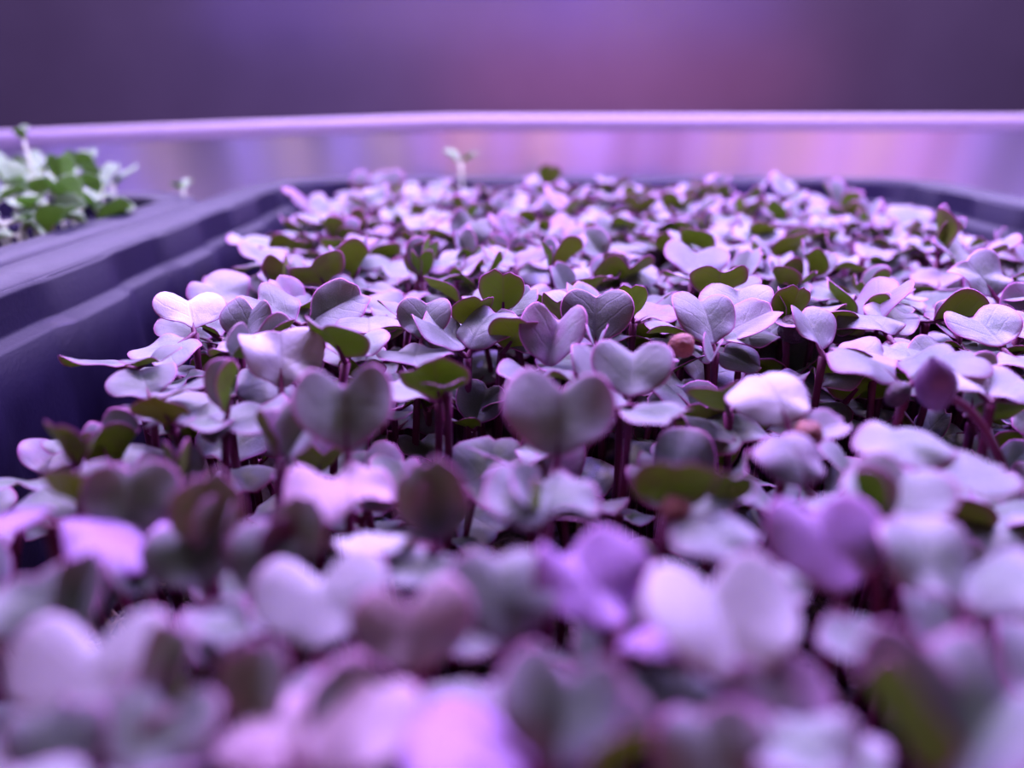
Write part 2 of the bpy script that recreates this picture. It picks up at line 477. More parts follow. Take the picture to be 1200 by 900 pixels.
H(205, 488, 1, [(190, 62, 10, 10.5, 'heart'), (70, 10, 0, 11, 'flat')], 'sprout with a red flushed olive leaf back near the tray gap', 'red flushed leaf back')
H(605, 318, 1, [(310, 32, 10, 11, 'flat'), (50, 32, -10, 11, 'flat')], 'sprout with a pale pair of leaves opened like wings behind the upright olive back', 'pale wing pair')
H(265, 478, 2, [(20, 70, -30, 11, 'folded'), (200, 20, 0, 9, 'flat')], 'sprout with a slim pale folded leaf pointing up near the left side', 'slim folded leaf')
H(330, 455, 2, [(350, 50, 20, 13, 'wavy'), (200, 5, 10, 14, 'flat2')], 'sprout with a ruffled bright lilac leaf left of the big cup', 'ruffled bright leaf')
H(300, 425, 2, [(180, 30, -25, 12, 'folded'), (60, 45, 30, 10, 'folded')], 'sprout with a magenta edged green folded leaf left of centre', 'magenta edged fold')
# --- middle foreground
H(408, 522, 5, [(350, 62, 0, 15, 'cup'), (170, -2, 0, 14, 'wavy')], 'sprout with a big dark lilac cup opening to the lens over a pale lip', 'big dark lilac cup')
H(652, 530, 4, [(8, 60, 4, 16, 'cup'), (190, 2, 0, 15, 'wavy')], 'sprout with a large folded grey lilac cup in the middle of the tray', 'large middle cup')
H(738, 470, 4, [(10, 45, 0, 14, 'heart'), (150, 10, 0, 12, 'flat')], 'sprout with a lilac heart just right of the large middle cup', 'heart right of the middle cup')
H(508, 605, 5, [(345, 72, -8, 11, 'oval'), (25, 68, 30, 9, 'oval')], 'sprout with two upright grey green ovals in front of the big cup', 'upright grey ovals')
H(500, 622, 3, [(262, 20, 25, 12, 'flat2'), (180, 5, 0, 10, 'flat')], 'sprout with a pale green leaf lying in front of the grey ovals', 'pale green leaf')
H(152, 608, 3, [(350, 62, 0, 11.5, 'flat'), (150, -5, -10, 10, 'folded')], 'sprout with a grey green rounded heart with a magenta rim', 'magenta rimmed heart')
H(246, 618, 4, [(355, 78, 0, 11, 'oval'), (60, 70, 50, 9, 'folded')], 'sprout with a dark grey oval leaf outlined in purple', 'purple outlined oval')
H(92, 532, 2, [(190, 78, -10, 9, 'oval'), (110, 60, -20, 8, 'folded')], 'sprout with an upright olive oval leaf at the left frame side', 'olive oval at the left')
H(105, 575, 3, [(200, 72, 15, 9, 'oval'), (20, 50, 0, 8, 'flat')], 'sprout with a grey olive leaf overlapping the magenta rimmed heart', 'grey olive leaf')
H(60, 602, 10, [(88, 4, -6, 15, 'dome'), (285, 10, 8, 14, 'dome')], 'tall sprout with a broad bright magenta lilac leaf at the left edge', 'broad bright leaf')
H(240, 668, 2, [(330, 48, -12, 11, 'heart'), (150, -5, 0, 11, 'folded')], 'sprout with a pale grey leaf and pink rim in front of the dark oval', 'pink rimmed pale leaf')
H(300, 668, 3, [(20, 55, 20, 9.5, 'heart2'), (200, 5, 0, 8, 'flat')], 'sprout with a small ruffled mauve leaf left of the bright pair', 'small mauve leaf')
H(345, 635, 5, [(20, 72, 0, 9.5, 'oval'), (320, 70, -20, 7, 'oval')], 'sprout with a dark round leaf beside a deep purple one', 'dark round leaf')
H(375, 735, 4, [(350, 40, -6, 13, 'lobes'), (185, -10, 0, 9, 'flat')], 'sprout with a bright white lilac two lobed leaf left of the lilac mound', 'white lilac leaf')
H(78, 712, 4, [(35, 66, 0, 11, 'oval'), (318, 40, 0, 11, 'flat')], 'sprout with a dark grey leaf standing behind the white round lobes', 'dark grey leaf')
H(82, 822, 6, [(355, 40, 0, 13.5, 'lobes'), (200, -10, 0, 9, 'flat')], 'sprout with two white round lobes at the lower left', 'white round lobes')
H(205, 785, 3, [(10, 62, -8, 10.5, 'cup2'), (170, 10, 0, 8, 'heart')], 'sprout with a grey folded heart above a black gap at the lower left', 'grey folded heart')
H(490, 745, 4, [(345, 55, -10, 11, 'lobes'), (140, 5, 0, 9, 'flat')], 'sprout with a pinkish white two lobed leaf in front of the pale green leaf', 'pinkish white leaf')
H(636, 590, 2, [(200, 40, 25, 10, 'folded'), (300, 60, 0, 8, 'oval')], 'sprout with a folded leaf showing its olive belly in the dark gap', 'olive belly fold')
H(782, 575, 4, [(180, 75, 0, 11, 'heart'), (70, 20, 0, 9, 'flat')], 'sprout with a blurred wide green leaf back right of centre', 'blurred wide green back')
H(850, 575, 3, [(185, 72, 0, 8, 'oval'), (20, 20, 0, 8, 'flat')], 'sprout with a small rounded green leaf back beside the wider one', 'small green back')
H(928, 500, 4, [(340, 52, -12, 14, 'dome'), (85, 18, 15, 9, 'oval')], 'sprout with a round pale grey leaf like a shell right of centre', 'pale shell leaf')
H(1020, 600, 5, [(330, 70, 30, 10, 'folded'), (45, 40, 0, 13, 'flat')], 'sprout with a narrow upright grey leaf beside a wide pale one', 'narrow grey leaf')
H(1085, 560, 6, [(0, 38, 0, 14, 'dome'), (90, 15, 0, 12, 'flat')], 'sprout with a wide pale leaf near the curved purple stem', 'wide pale leaf')
H(985, 672, 6, [(355, 48, 0, 13.5, 'heart'), (180, 0, 0, 9, 'flat')], 'sprout with a wide bright lilac heart at the lower right', 'wide bright heart')
H(868, 650, 6, [(340, 40, 0, 11, 'dome'), (120, 10, 0, 8, 'flat')], 'sprout with a pale blurred leaf right of the red brown seed hull', 'pale blurred leaf')
H(592, 715, 6, [(350, 60, -8, 12.5, 'dome'), (150, 5, 0, 9, 'flat')], 'sprout with a large lilac mound shaped leaf at lower centre', 'lilac mound leaf')
H(712, 715, 6, [(340, 42, 6, 13, 'wavy'), (110, 25, -20, 11, 'flat')], 'sprout with a saturated violet leaf right of the lilac mound', 'saturated violet leaf')
H(640, 860, 9, [(300, 35, 20, 13, 'dome'), (20, 48, 0, 11, 'cup'), ], 'sprout nearest the lens with a bright violet leaf around a dark throat', 'bright leaf with a dark throat')
H(672, 868, 7, [(75, 45, -30, 10, 'cup2'), (180, 10, 0, 9, 'flat')], 'sprout with a curled mauve leaf right of the dark throat', 'curled mauve leaf')
H(885, 775, 8, [(345, 40, 0, 15, 'cup'), (150, 5, -10, 10, 'wavy')], 'sprout with a very large pale cup with a shadowed throat', 'very large pale cup')
H(1100, 850, 8, [(310, 55, 20, 14, 'cup2'), (60, 55, -15, 14, 'cup')], 'sprout with a tall pale leaf at the lower right corner', 'tall pale corner leaf')
H(930, 840, 3, [(350, 40, 0, 10, 'flat'), (100, 10, 0, 9, 'flat')], 'sprout with a dull grey leaf low between the pale cup and the corner', 'dull grey leaf')
H(1130, 690, 6, [(340, 45, 10, 14, 'flat2'), (60, 45, -20, 13, 'dome')], 'sprout with a grey leaf and dark slot at the right side', 'grey leaf with a dark slot')
H(800, 740, 4, [(20, 20, 0, 10, 'flat'), (200, 10, 0, 9, 'flat')], 'sprout with a low mauve leaf between violet leaf and pale cup', 'low mauve leaf')
H(350, 860, 7, [(330, 25, 0, 11, 'dome'), (40, 30, 0, 12, 'flat')], 'sprout with a pale pink lilac leaf pair at the bottom edge', 'pale bottom pair')
H(285, 800, 4, [(15, 62, 0, 9, 'oval'), (250, 10, -20, 9, 'folded')], 'sprout with a dark grey green oval above a pale pink lip', 'grey green oval and pink lip')
H(150, 870, 5, [(10, 35, 0, 10, 'lobes'), (230, 30, 0, 9, 'flat')], 'sprout with a small cream lilac leaf under the white round lobes', 'small cream leaf')
H(420, 830, 3, [(350, 60, 0, 9.5, 'oval'), (100, 40, 0, 9, 'flat')], 'sprout with a muted grey oval between pinkish leaf and bottom pair', 'muted grey oval')
H(30, 880, 4, [(10, 35, 0, 9, 'flat'), (270, 20, 0, 9, 'flat')], 'sprout with a dull leaf in the bottom left corner', 'dull corner leaf')
H(850, 890, 3, [(350, 50, 0, 10, 'flat'), (200, 10, 0, 8, 'flat')], 'sprout with a dark green grey leaf at the bottom edge right of centre', 'dark bottom leaf')
H(950, 560, 3, [(340, 60, 0, 11, 'dome'), (160, 20, 0, 9, 'flat')], 'sprout with a whitish green leaf left of the narrow grey leaf', 'whitish green leaf')
H(1160, 470, 3, [(330, 40, 0, 13, 'dome'), (60, 20, 0, 12, 'flat')], 'sprout with a bright rounded leaf right of the purple bud', 'bright leaf by the bud')
H(330, 540, 2, [(320, 40, 25, 10, 'folded'), (60, 55, 20, 11, 'cup')], 'sprout with a slanting lilac leaf below the ruffled bright leaf', 'slanting lilac leaf')

# --- the rest of the sowing, jittered rows
heroes = [s for s in sprouts]
hx = np.array([[s.J.x, s.J.y] for s in heroes])
def rand_leaves(y, x):
    """random pair; opposite cotyledons, one usually a little bigger"""
    a0 = random.uniform(0, 360); pose = random.random()
    w = random.gauss(11.5, 1.5) * .001; w = min(.0155, max(.009, w))
    if y < .09: w *= .9
    out = []
    if pose < .66 - (.08 if y < .18 else 0):   # opened flat
        for i, da in enumerate((0, 180)):
            out.append((a0 + da + random.gauss(0, 14), random.gauss(14, 12), random.gauss(0, 13), w * (1 if i == 0 else random.uniform(.78, .95)), random.choice(['flat', 'flat', 'flat2', 'dome', 'dome', 'heart', 'wavy', 'lobes']), random.randrange(3)))
    elif pose < .90:  # half raised
        for i, da in enumerate((0, 180)):
            out.append((a0 + da + random.gauss(0, 14), random.gauss(42, 14), random.gauss(0, 16), w * (1 if i == 0 else random.uniform(.7, .95)), random.choice(['heart', 'heart2', 'cup', 'wavy', 'oval', 'lobes', 'flat']), random.randrange(3)))
    else:            # still closing around each other
        for i, da in enumerate((0, 180)):
            out.append((a0 + da + random.gauss(0, 10), random.gauss(68, 7), random.gauss(0, 12), w * (.9 if i == 0 else .72), random.choice(['cup2', 'folded', 'cup', 'oval']), random.randrange(3)))
    return out, pose

pts = []
SP = .0096
yy = -.03
row = 0
while yy < .324:
    xx = -.092 + (SP / 2 if row % 2 else 0)
    while xx < .166:
        x = xx + random.uniform(-.36, .36) * SP; y = yy + random.uniform(-.36, .36) * SP
        xx += SP
        le = left_edge(y) + random.uniform(0, .006)
        re = .156 - max(0, (y - .23)) * .42
        if x < le or x > re: continue
        if y > .296 and not (-.045 < x < .090) and random.random() < .75: continue
        if y > .325: continue
        if hx.size:
            d = np.hypot(hx[:, 0] - x, hx[:, 1] - y).min()
            lim = .0085 if y < .12 else .0066
            if d < lim: continue
        # thinner sowing close to the lens
        if y < .115 and random.random() < (.32 if y > .062 else .15): continue
        pts.append((x, y))
    yy += SP * .87; row += 1
for x, y in pts:
    h = canopy_h(y, x)
    near = y < .10
    drop = abs(random.gauss(0, .0035)) + (.003 if near else 0) + (.004 if x < left_edge(y) + .008 else 0)
    if random.random() < .12 and not near: drop = -random.uniform(0, .002)
    z = CAM_Z - h - drop - .0015
    if z > .0665: z = .0665
    lv, pose = rand_leaves(y, x)
    if random.random() < .22 and y > .11: z -= random.uniform(.004, .013)
    s = add_sprout((x, y, z), lv); s.pose = pose

# a lower storey of shorter sprouts between the stems
yy = .098; row = 0
while yy < .325:
    xx = -.085 + (.006 if row % 2 else 0)
    while xx < .158:
        x = xx + random.uniform(-.005, .005); y = yy + random.uniform(-.005, .005); xx += .0118
        if x < left_edge(y) + .004 or x > .152: continue
        z = CAM_Z - canopy_h(y, x) - random.uniform(.010, .020)
        lv, pose = rand_leaves(y, x)
        q = add_sprout((x, y, z), [(a, e, r, w_ * .9, k, v_) for a, e, r, w_, k, v_ in lv]); q.pose = pose; q.low = True
    yy += .0110; row += 1

# what the lens sees: rank by apparent size
vis = []
for s in sprouts:
    pr = project(s.J)
    s.pr = pr
    s.inview = pr is not None and -70 < pr[0] < 1270 and -40 < pr[1] < 985
    # plants so near below the lens that they never enter the frame are kept only as a mass
nearest = sorted([s for s in sprouts if s.inview], key=lambda s: (not s.hero, s.low, s.pr[2]))
single = nearest[:298]
sid = set(id(s) for s in single)
rest = [s for s in sprouts if id(s) not in sid]

# labels from a neighbour that can be found
POSE = {0: ('flat spread', 'low open'), 1: ('half raised', 'tilted'), 2: ('upright folded', 'closed')}
used = {}
def size_word(s):
    w = max(l[3] for l in s.leaves)
    return 'large' if w > .0132 else ('small' if w < .0112 else 'medium')
def make_label(s, lmk, rank):
    dx = s.J.x - lmk.J.x; dy = s.J.y - lmk.J.y
    if abs(dy) < .5 * abs(dx): rel = 'right of' if dx > 0 else 'left of'
    elif abs(dx) < .5 * abs(dy): rel = 'behind' if dy > 0 else 'in front of'
    else: rel = ('behind' if dy > 0 else 'in front of') + (' and right of' if dx > 0 else ' and left of')
    ps = POSE[0 if s.pose < .62 else (1 if s.pose < .90 else 2)][0]
    far = math.hypot(dx, dy)
    dist = 'close ' if far < .012 else ('' if far < .02 else 'further ')
    return f"{size_word(s)} {ps} radish sprout {dist}{rel} the {lmk.short}"
for s in heroes:
    s.label = s.label.replace('sprout with', 'radish sprout with') if 'radish' not in s.label else s.label
labels = set(s.label for s in heroes)
for s in [q for q in single if not q.hero]:
    order = sorted(heroes, key=lambda h: (h.J - s.J).length)
    lab = None
    for k in range(6):
        L = make_label(s, order[k], k)
        if L not in labels and len(L.split()) <= 16: lab = L; break
    if lab is None: lab = make_label(s, order[0], 0)
    labels.add(lab); s.label = lab

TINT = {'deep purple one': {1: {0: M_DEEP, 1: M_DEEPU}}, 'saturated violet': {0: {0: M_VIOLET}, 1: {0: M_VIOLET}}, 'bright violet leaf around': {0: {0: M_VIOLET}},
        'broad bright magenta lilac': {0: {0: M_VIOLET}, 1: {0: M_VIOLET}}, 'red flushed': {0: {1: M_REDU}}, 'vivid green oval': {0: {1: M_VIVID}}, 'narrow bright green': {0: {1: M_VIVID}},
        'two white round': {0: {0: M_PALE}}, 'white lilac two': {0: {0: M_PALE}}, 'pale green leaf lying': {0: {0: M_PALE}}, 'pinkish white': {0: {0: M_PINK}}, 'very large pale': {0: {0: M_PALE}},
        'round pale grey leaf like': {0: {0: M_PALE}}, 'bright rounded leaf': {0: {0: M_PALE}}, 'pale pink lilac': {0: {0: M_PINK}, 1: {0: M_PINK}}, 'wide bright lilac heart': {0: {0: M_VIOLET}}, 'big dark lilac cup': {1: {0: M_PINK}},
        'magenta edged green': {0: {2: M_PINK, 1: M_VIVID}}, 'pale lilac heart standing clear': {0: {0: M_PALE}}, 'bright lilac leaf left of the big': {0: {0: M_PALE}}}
def build_single(s):
    root = empty('radish_sprout', s.base)
    tag(root, s.label, 'sprout', 'radish sprouts growing in the black tray')
    loc = s.J - s.base
    st = mesh_obj('stem', stem_mesh((0, 0, 0), loc, bow=s.bow), root)
    tint = {}
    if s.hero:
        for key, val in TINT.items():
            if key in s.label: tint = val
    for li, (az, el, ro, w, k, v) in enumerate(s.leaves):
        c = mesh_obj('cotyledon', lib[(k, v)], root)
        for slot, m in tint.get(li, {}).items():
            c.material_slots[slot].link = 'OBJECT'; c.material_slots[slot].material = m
        c.matrix_local = Matrix.Translation(loc) @ leaf_matrix(az, el, ro, w) @ Matrix.Translation((0, -.22, 0)) if False else Matrix.Translation(loc) @ leaf_matrix(az, el, ro, w)
for s in single: build_single(s)

# mass of remaining sprouts: one object
def build_mass(items, name, matlist, low, stem_mat_index=3, r=(.0006, .0005)):
    V = []; F4 = []; F3 = []; M4 = []; M3 = []; E = []; L = []; off = 0
    polys = []; mids = []
    for s in items:
        v, f = stem_arrays(s.base, s.J, r[0], r[1], s.bow, 5, 5)
        V.append(np.array(v)); E.append(np.zeros(len(v))); L.append(np.zeros((len(v), 3)))
        polys += [tuple(i + off for i in q) for q in f]; mids += [stem_mat_index] * len(f); off += len(v)
        for (az, el, ro, w, k, q) in s.leaves:
            A = low[(k, q)]
            Mx = np.array(Matrix.Translation(s.J) @ leaf_matrix(az, el, ro, w))
            vv = A[0] @ Mx[:3, :3].T + Mx[:3, 3]
            V.append(vv); E.append(A[3]); L.append(A[4])
            polys += [tuple(i + off for i in q2) for q2 in A[1]]; mids += A[2]; off += len(vv)
    V = np.concatenate(V)
    return mk_mesh(name, V, polys, matlist, mids, attrs={'edge': np.concatenate(E), 'leafco': np.concatenate(L)})
mass = mesh_obj('radish_sprouts', build_mass(rest, 'radish_sprouts', RAD_MATS, liblow))
tag(mass, 'dense carpet of the lower and more distant radish sprouts filling the tray', 'sprouts', kind='stuff')
print('sprouts', len(sprouts), 'single', len(single), 'rest', len(rest), 'labels unique', len(set(s.label for s in single)))

# ------------------------------------------------------------------ seed hulls, bud and loose stem
def hull(px, py, h, rx, rz, mat, label, tilt=0, name='seed_hull'):
    p = at_h(px, py, h)
    n, m = 16, 10; v = []; f = []
    for i in range(m + 1):
        a = math.pi * i / m
        for j in range(n):
            b = 2 * math.pi * j / n
            cr = 1 + .07 * math.sin(3 * b + 2 * a) + .05 * math.sin(7 * b)
            dent = 1 - .22 * max(0, math.cos(b)) * math.sin(a) ** 2
            v.append((rx * math.sin(a) * math.cos(b) * cr * dent, rx * .9 * math.sin(a) * math.sin(b) * cr, rz * math.cos(a)))
    for i in range(m):
        for j in range(n):
            f.append((i*n+j, (i+1)*n+j, (i+1)*n+(j+1)%n, i*n+(j+1)%n))
    o = mesh_obj(name, mk_mesh(name, v, f, [mat])); o.location = p; o.rotation_euler = (R(tilt), R(tilt * .6), R(tilt))
    tag(o, label, 'seed hull', 'seed hulls caught among the leaves')
    return o
hull(930, 386, .0395, .0030, .0026, M_HULLD, 'dark wrinkled seed hull below the upright olive oval leaf', 20)
hull(793, 598, .0395, .0019, .0016, M_HULL, 'red brown seed hull over the dark gap right of lower centre', 30)
hull(800, 405, .0370, .0024, .0020, M_HULL, 'brownish seed hull riding high left of the dark grey heart', -20)
hull(948, 508, .0400, .0020, .0016, M_HULL, 'reddish seed hull in front of the pale shell leaf', 10)
hull(1052, 462, .0405, .0017, .0022, M_HULLD, 'nearly black seed hull left of the purple bud', 25)

# curved sprout with a closed purple bud
bud = empty('budding_sprout')
tag(bud, 'curved maroon sprout with a closed dark purple bud at the right side', 'sprout', 'radish sprouts growing in the black tray')
P = [Vector(q) for q in (at_h(1185, 590, .062), at_h(1178, 555, .050), at_h(1160, 515, .044), at_h(1135, 480, .040), at_h(1105, 462, .0375))]
P.insert(0, Vector((P[0].x + .002, P[0].y + .003, MAT_Z - .001)))
bud.location = P[0]
def tube_along(P, r0, r1, sides=8, sub=5):
    Q = []
    for i in range(len(P) - 1):
        p0 = P[max(0, i - 1)]; p1 = P[i]; p2 = P[i + 1]; p3 = P[min(len(P) - 1, i + 2)]
        for k in range(sub):
            u = k / sub
            Q.append(.5 * ((2 * p1) + (p2 - p0) * u + (2 * p0 - 5 * p1 + 4 * p2 - p3) * u * u + (3 * p1 - p0 - 3 * p2 + p3) * u ** 3))
    Q.append(P[-1]); v = []; f = []
    for i, q in enumerate(Q):
        t = (Q[min(i + 1, len(Q) - 1)] - Q[max(0, i - 1)]).normalized()
        a = t.cross(Vector((.3, 1, .1))).normalized(); b = t.cross(a)
        r = r0 + (r1 - r0) * i / (len(Q) - 1)
        for s in range(sides):
            w = 2 * math.pi * s / sides
            v.append(q + a * r * math.cos(w) + b * r * math.sin(w))
    for i in range(len(Q) - 1):
        for s in range(sides):
            f.append((i*sides+s, i*sides+(s+1)%sides, (i+1)*sides+(s+1)%sides, (i+1)*sides+s))
    return v, f
v, f = tube_along([p - P[0] for p in P], .0007, .00055)
mesh_obj('stem', mk_mesh('bud_stem', v, f, [M_STEM]), bud)
M_BUD = simple('closed_bud', (.11, .035, .13), .45, .5, var=(.17, .07, .19), scale=400)
n, m = 16, 12; v = []; f = []
for i in range(m + 1):
    u = i / m; rad = .0029 * math.sin(math.pi * min(1, u * .96 + .02)) ** .7
    for j in range(n):
        b = 2 * math.pi * j / n
        v.append((rad * math.cos(b) * (1 - .25 * max(0, math.sin(b))), rad * .7 * math.sin(b), -.0035 + .0078 * u))
for i in range(m):
    for j in range(n): f.append((i*n+j, i*n+(j+1)%n, (i+1)*n+(j+1)%n, (i+1)*n+j))
b = mesh_obj('bud', mk_mesh('bud', v, f, [M_BUD]), bud); b.location = P[-1] - P[0] + Vector((-.0012, 0, .001)); b.rotation_euler = (R(-8), R(-14), 0)

# ------------------------------------------------------------------ tray
def tray_path(x0, x1, y0, y1, r, step=.003):
    """closed rounded rectangle as points with outward normals and running length"""
    pts = []
    def seg(a, b, n):
        L = math.dist(a, b); k = max(1, int(L / step))
        for i in range(k):
            u = i / k; pts.append((a[0] + (b[0] - a[0]) * u, a[1] + (b[1] - a[1]) * u, n[0], n[1], 1))
    def arc(cx, cy, a0):
        for i in range(10):
            a = a0 - math.pi / 2 * i / 10
            pts.append((cx + r * math.cos(a), cy + r * math.sin(a), math.cos(a), math.sin(a), 0))
    seg((x0, y0 + r), (x0, y1 - r), (-1, 0)); arc(x0 + r, y1 - r, math.pi)
    seg((x0 + r, y1), (x1 - r, y1), (0, 1)); arc(x1 - r, y1 - r, math.pi / 2)
    seg((x1, y1 - r), (x1, y0 + r), (1, 0)); arc(x1 - r, y0 + r, 0)
    seg((x1 - r, y0), (x0 + r, y0), (0, -1)); arc(x0 + r, y0 + r, -math.pi / 2)
    return pts

def make_tray(label, x0, x1, y0, y1, rim_z, rimw, loc=(0, 0, 0), rz=0, phase=.0, group='black seedling trays on the shelf'):
    root = empty('seedling_tray', loc, rz)
    tag(root, label, 'tray', group)
    path = tray_path(x0, x1, y0, y1, .020)
    L = 0; recs = []
    for i, p in enumerate(path):
        if i: L += math.dist(p[:2], path[i - 1][:2])
        c = ((p[1] if abs(p[2]) > .5 else p[0]) - phase) / .054
        c = c - math.floor(c)
        # protruding pilaster for part of every 54 mm
        def st(a): return 1 / (1 + math.exp(-a / .018))
        q = st(c - .03) * st(.55 - c) if p[4] else .5
        recs.append(q)
    # inner profile: (offset outward, z, rib weight)
    prof = [(.0, rim_z, .0), (-.0006, rim_z - .0012, .3), (-.0010, rim_z - .0075, .6), (-.0014, rim_z - .0085, .7),
            (-.0034, rim_z - .0092, 1.0), (-.0042, rim_z - .0100, 1.0), (-.0048, rim_z - .020, 1), (-.0062, rim_z - .040, 1), (-.0074, .010, .6), (-.0100, .0045, 0), (-.020, .004, 0)]
    def loft(prof, name, close=False, amp=.0022):
        n = len(path); v = []; f = []
        for (o, z, wgt) in prof:
            for p, q in zip(path, recs):
                off = o - wgt * amp * (q - .5)
                v.append((p[0] + p[2] * off, p[1] + p[3] * off, z))
        for k in range(len(prof) - 1):
            for i in range(n):
                j = (i + 1) % n
                f.append((k*n+i, k*n+j, (k+1)*n+j, (k+1)*n+i))
        if close: f.append(tuple(range((len(prof)-1)*n, len(prof)*n)))
        return v, f
    v, f = loft(prof, 'wall', True)
    me = mk_mesh('tray_wall', v, f, [M_PLASTIC])
    w = mesh_obj('wall', me, root)
    md = w.modifiers.new('shell', 'SOLIDIFY'); md.thickness = .0011; md.offset = 1
    rp = [(-.0002, rim_z - .0016, .3), (.0, rim_z - .0003, .3), (.0008, rim_z + .0004, .2), (rimw - .0025, rim_z + .0006, 0), (rimw - .0006, rim_z - .0002, 0), (rimw, rim_z - .0018, 0), (rimw + .0006, rim_z - .008, 0), (rimw - .0004, rim_z - .008, 0), (rimw - .0012, rim_z - .0018, 0), (.0016, rim_z - .0010, .2), (.0006, rim_z - .0022, .3), (-.0002, rim_z - .0016, .3)]
    v, f = loft(rp, 'rim')
    mesh_obj('rim', mk_mesh('tray_rim', v, f, [M_PLASTIC]), root)
    return root
RIM_Z = .062
tray = make_tray('large black plastic tray full of purple radish sprouts', -.096, .173, -.19, .342, RIM_Z, .015, phase=.148 - .054)
nb = make_tray('black plastic tray of pale green sprouts left of the radish tray', -.27, 0, -.30, 0, RIM_Z - .001, .014, loc=(-.1275, .292, 0), rz=R(-.6), phase=.02)

# growing mat
def mat_obj(x0, x1, y0, y1, z, label, loc=(0, 0, 0), rz=0, nx=90, ny=160):
    v = []; f = []
    rr = np.random.RandomState(3)
    nz = rr.rand(ny + 1, nx + 1)
    for j in range(ny + 1):
        for i in range(nx + 1):
            hgt = .0022 * (nz[j, i] - .5) + .0012 * math.sin(i * .7) * math.cos(j * .6)
            X = x0 + (x1 - x0) * i / nx; Y = y0 + (y1 - y0) * j / ny; rc = .020
            cx = min(max(X, x0 + rc), x1 - rc); cy = min(max(Y, y0 + rc), y1 - rc)
            dd = math.hypot(X - cx, Y - cy)
            if dd > rc: X = cx + (X - cx) * rc / dd; Y = cy + (Y - cy) * rc / dd
            v.append((X, Y, z + hgt))
    for j in range(ny):
        for i in range(nx):
            a = j * (nx + 1) + i; f.append((a, a + 1, a + nx + 2, a + nx + 1))
    b = len(v)   # underside
    e_ = .007; v += [(x0 + e_, y0 + e_, .0065), (x1 - e_, y0 + e_, .0065), (x1 - e_, y1 - e_, .0065), (x0 + e_, y1 - e_, .0065)]
    f.append((b + 3, b + 2, b + 1, b))
    edges = [[j * (nx + 1) for j in range(ny + 1)], [ny * (nx + 1) + i for i in range(nx + 1)], [j * (nx + 1) + nx for j in range(ny, -1, -1)], [i for i in range(nx, -1, -1)]]
    for (c0, c1), e in zip(((b, b + 3), (b + 3, b + 2), (b + 2, b + 1), (b + 1, b)), edges):
        f.append(tuple([c0] + e + [c1]))
    o = mesh_obj('growing_mat', mk_mesh('growing_mat', v, f, [M_MAT], smooth=True)); o.location = loc; o.rotation_euler = (0, 0, rz)
    tag(o, label, 'growing mat')
    return o
mat_obj(-.0855, .1625, -.1795, .3315, MAT_Z, 'brown fibre growing mat under the purple radish sprouts')
mat_obj(-.26, -.010, -.29, -.010, MAT_Z, 'brown fibre growing mat under the pale green sprouts', loc=(-.1275, .292, 0), rz=R(-.6), nx=40, ny=40)

# crinkled tan fibre clumps seen between the near stems
def clump(px, py, h, s, label, seed):
    rs = random.Random(seed); p = at_h(px, py, h); v = []; f = []
    for k in range(26):
        a = rs.uniform(0, 6.28); q = Vector((rs.uniform(-s, s) * .6, rs.uniform(-s, s) * .6, rs.uniform(-s, s) * .3))
        pts_ = [q + Vector((math.cos(a) * s * t + rs.uniform(-1, 1) * s * .15, math.sin(a) * s * t + rs.uniform(-1, 1) * s * .15, rs.uniform(-1, 1) * s * .25)) for t in (-.6, -.2, .2, .6)]
        vv, ff = tube_along(pts_, .00035, .0002, 5, 3)
        b = len(v); v += vv; f += [tuple(i + b for i in g) for g in ff]
    # crumpled core
    b = len(v)
    for i in range(9):
        for j in range(12):
            aa = math.pi * i / 8; bb = 2 * math.pi * j / 12; r = s * .62 * (1 + rs.uniform(-.25, .25))
            v.append(Vector((r * math.sin(aa) * math.cos(bb), r * math.sin(aa) * math.sin(bb), r * .6 * math.cos(aa))))
    for i in range(8):
        for j in range(12): f.append((b+i*12+j, b+(i+1)*12+j, b+(i+1)*12+(j+1)%12, b+i*12+(j+1)%12))
    o = mesh_obj('fibre_clump', mk_mesh('fibre_clump', v, f, [M_FIBRE])); o.location = p
    tag(o, label, 'fibre clump', 'loose fibre on the mat')
# sits on the mat
clump(100, 735, .078, .006, 'tan crinkled fibre clump on the mat above the white round lobes', 1)
clump(172, 660, .078, .006, 'pinkish fibre clump on the mat left of the pink rimmed pale leaf', 2)

# ------------------------------------------------------------------ neighbouring pale green sprouts
glib = {}
for s in range(3):
    A = cotyledon_arrays(seed=s + 50, notch=.38 + .03 * s, wide=.9, fold=.35 + .25 * s, dome=.2, bend=.3, wav=.03, seg=28, rings=6, thick=.025)
    glib[s] = mk_mesh('green_cotyledon', A[0], A[1], GRN_MATS, A[2], attrs={'edge': A[3], 'leafco': A[4]})
def green(x, y, z, base_z, label, wid=.010, pose=None, cat='sprout', grp='pale green sprouts in the neighbouring tray', name='green_sprout', bx=0, by=0):
    base = Vector((x + bx, y + by, base_z)); root = empty(name, base); tag(root, label, cat, grp)
    loc = Vector((x, y, z)) - base
    v, f = stem_arrays((0, 0, 0), loc, .0006, .0005, (.001, 0), 6, 7)
    mesh_obj('stem', mk_mesh('green_stem', v, f, [M_GSTEM]), root)
    a0 = random.uniform(0, 360)
    for i in range(2):
        az, el = (a0 + 180 * i, random.gauss(35, 18)) if pose is None else pose[i]
        c = mesh_obj('cotyledon', glib[random.randrange(3)], root)
        c.matrix_local = Matrix.Translation(loc) @ leaf_matrix(az, el, random.gauss(0, 12), wid * random.uniform(.85, 1.1))
def green_at(px, py, d, label, **kw):
    r = ray(px, py); p = Vector((0, 0, CAM_Z)) + r * d
    green(p.x, p.y, p.z, MAT_Z - .001, label, **kw)
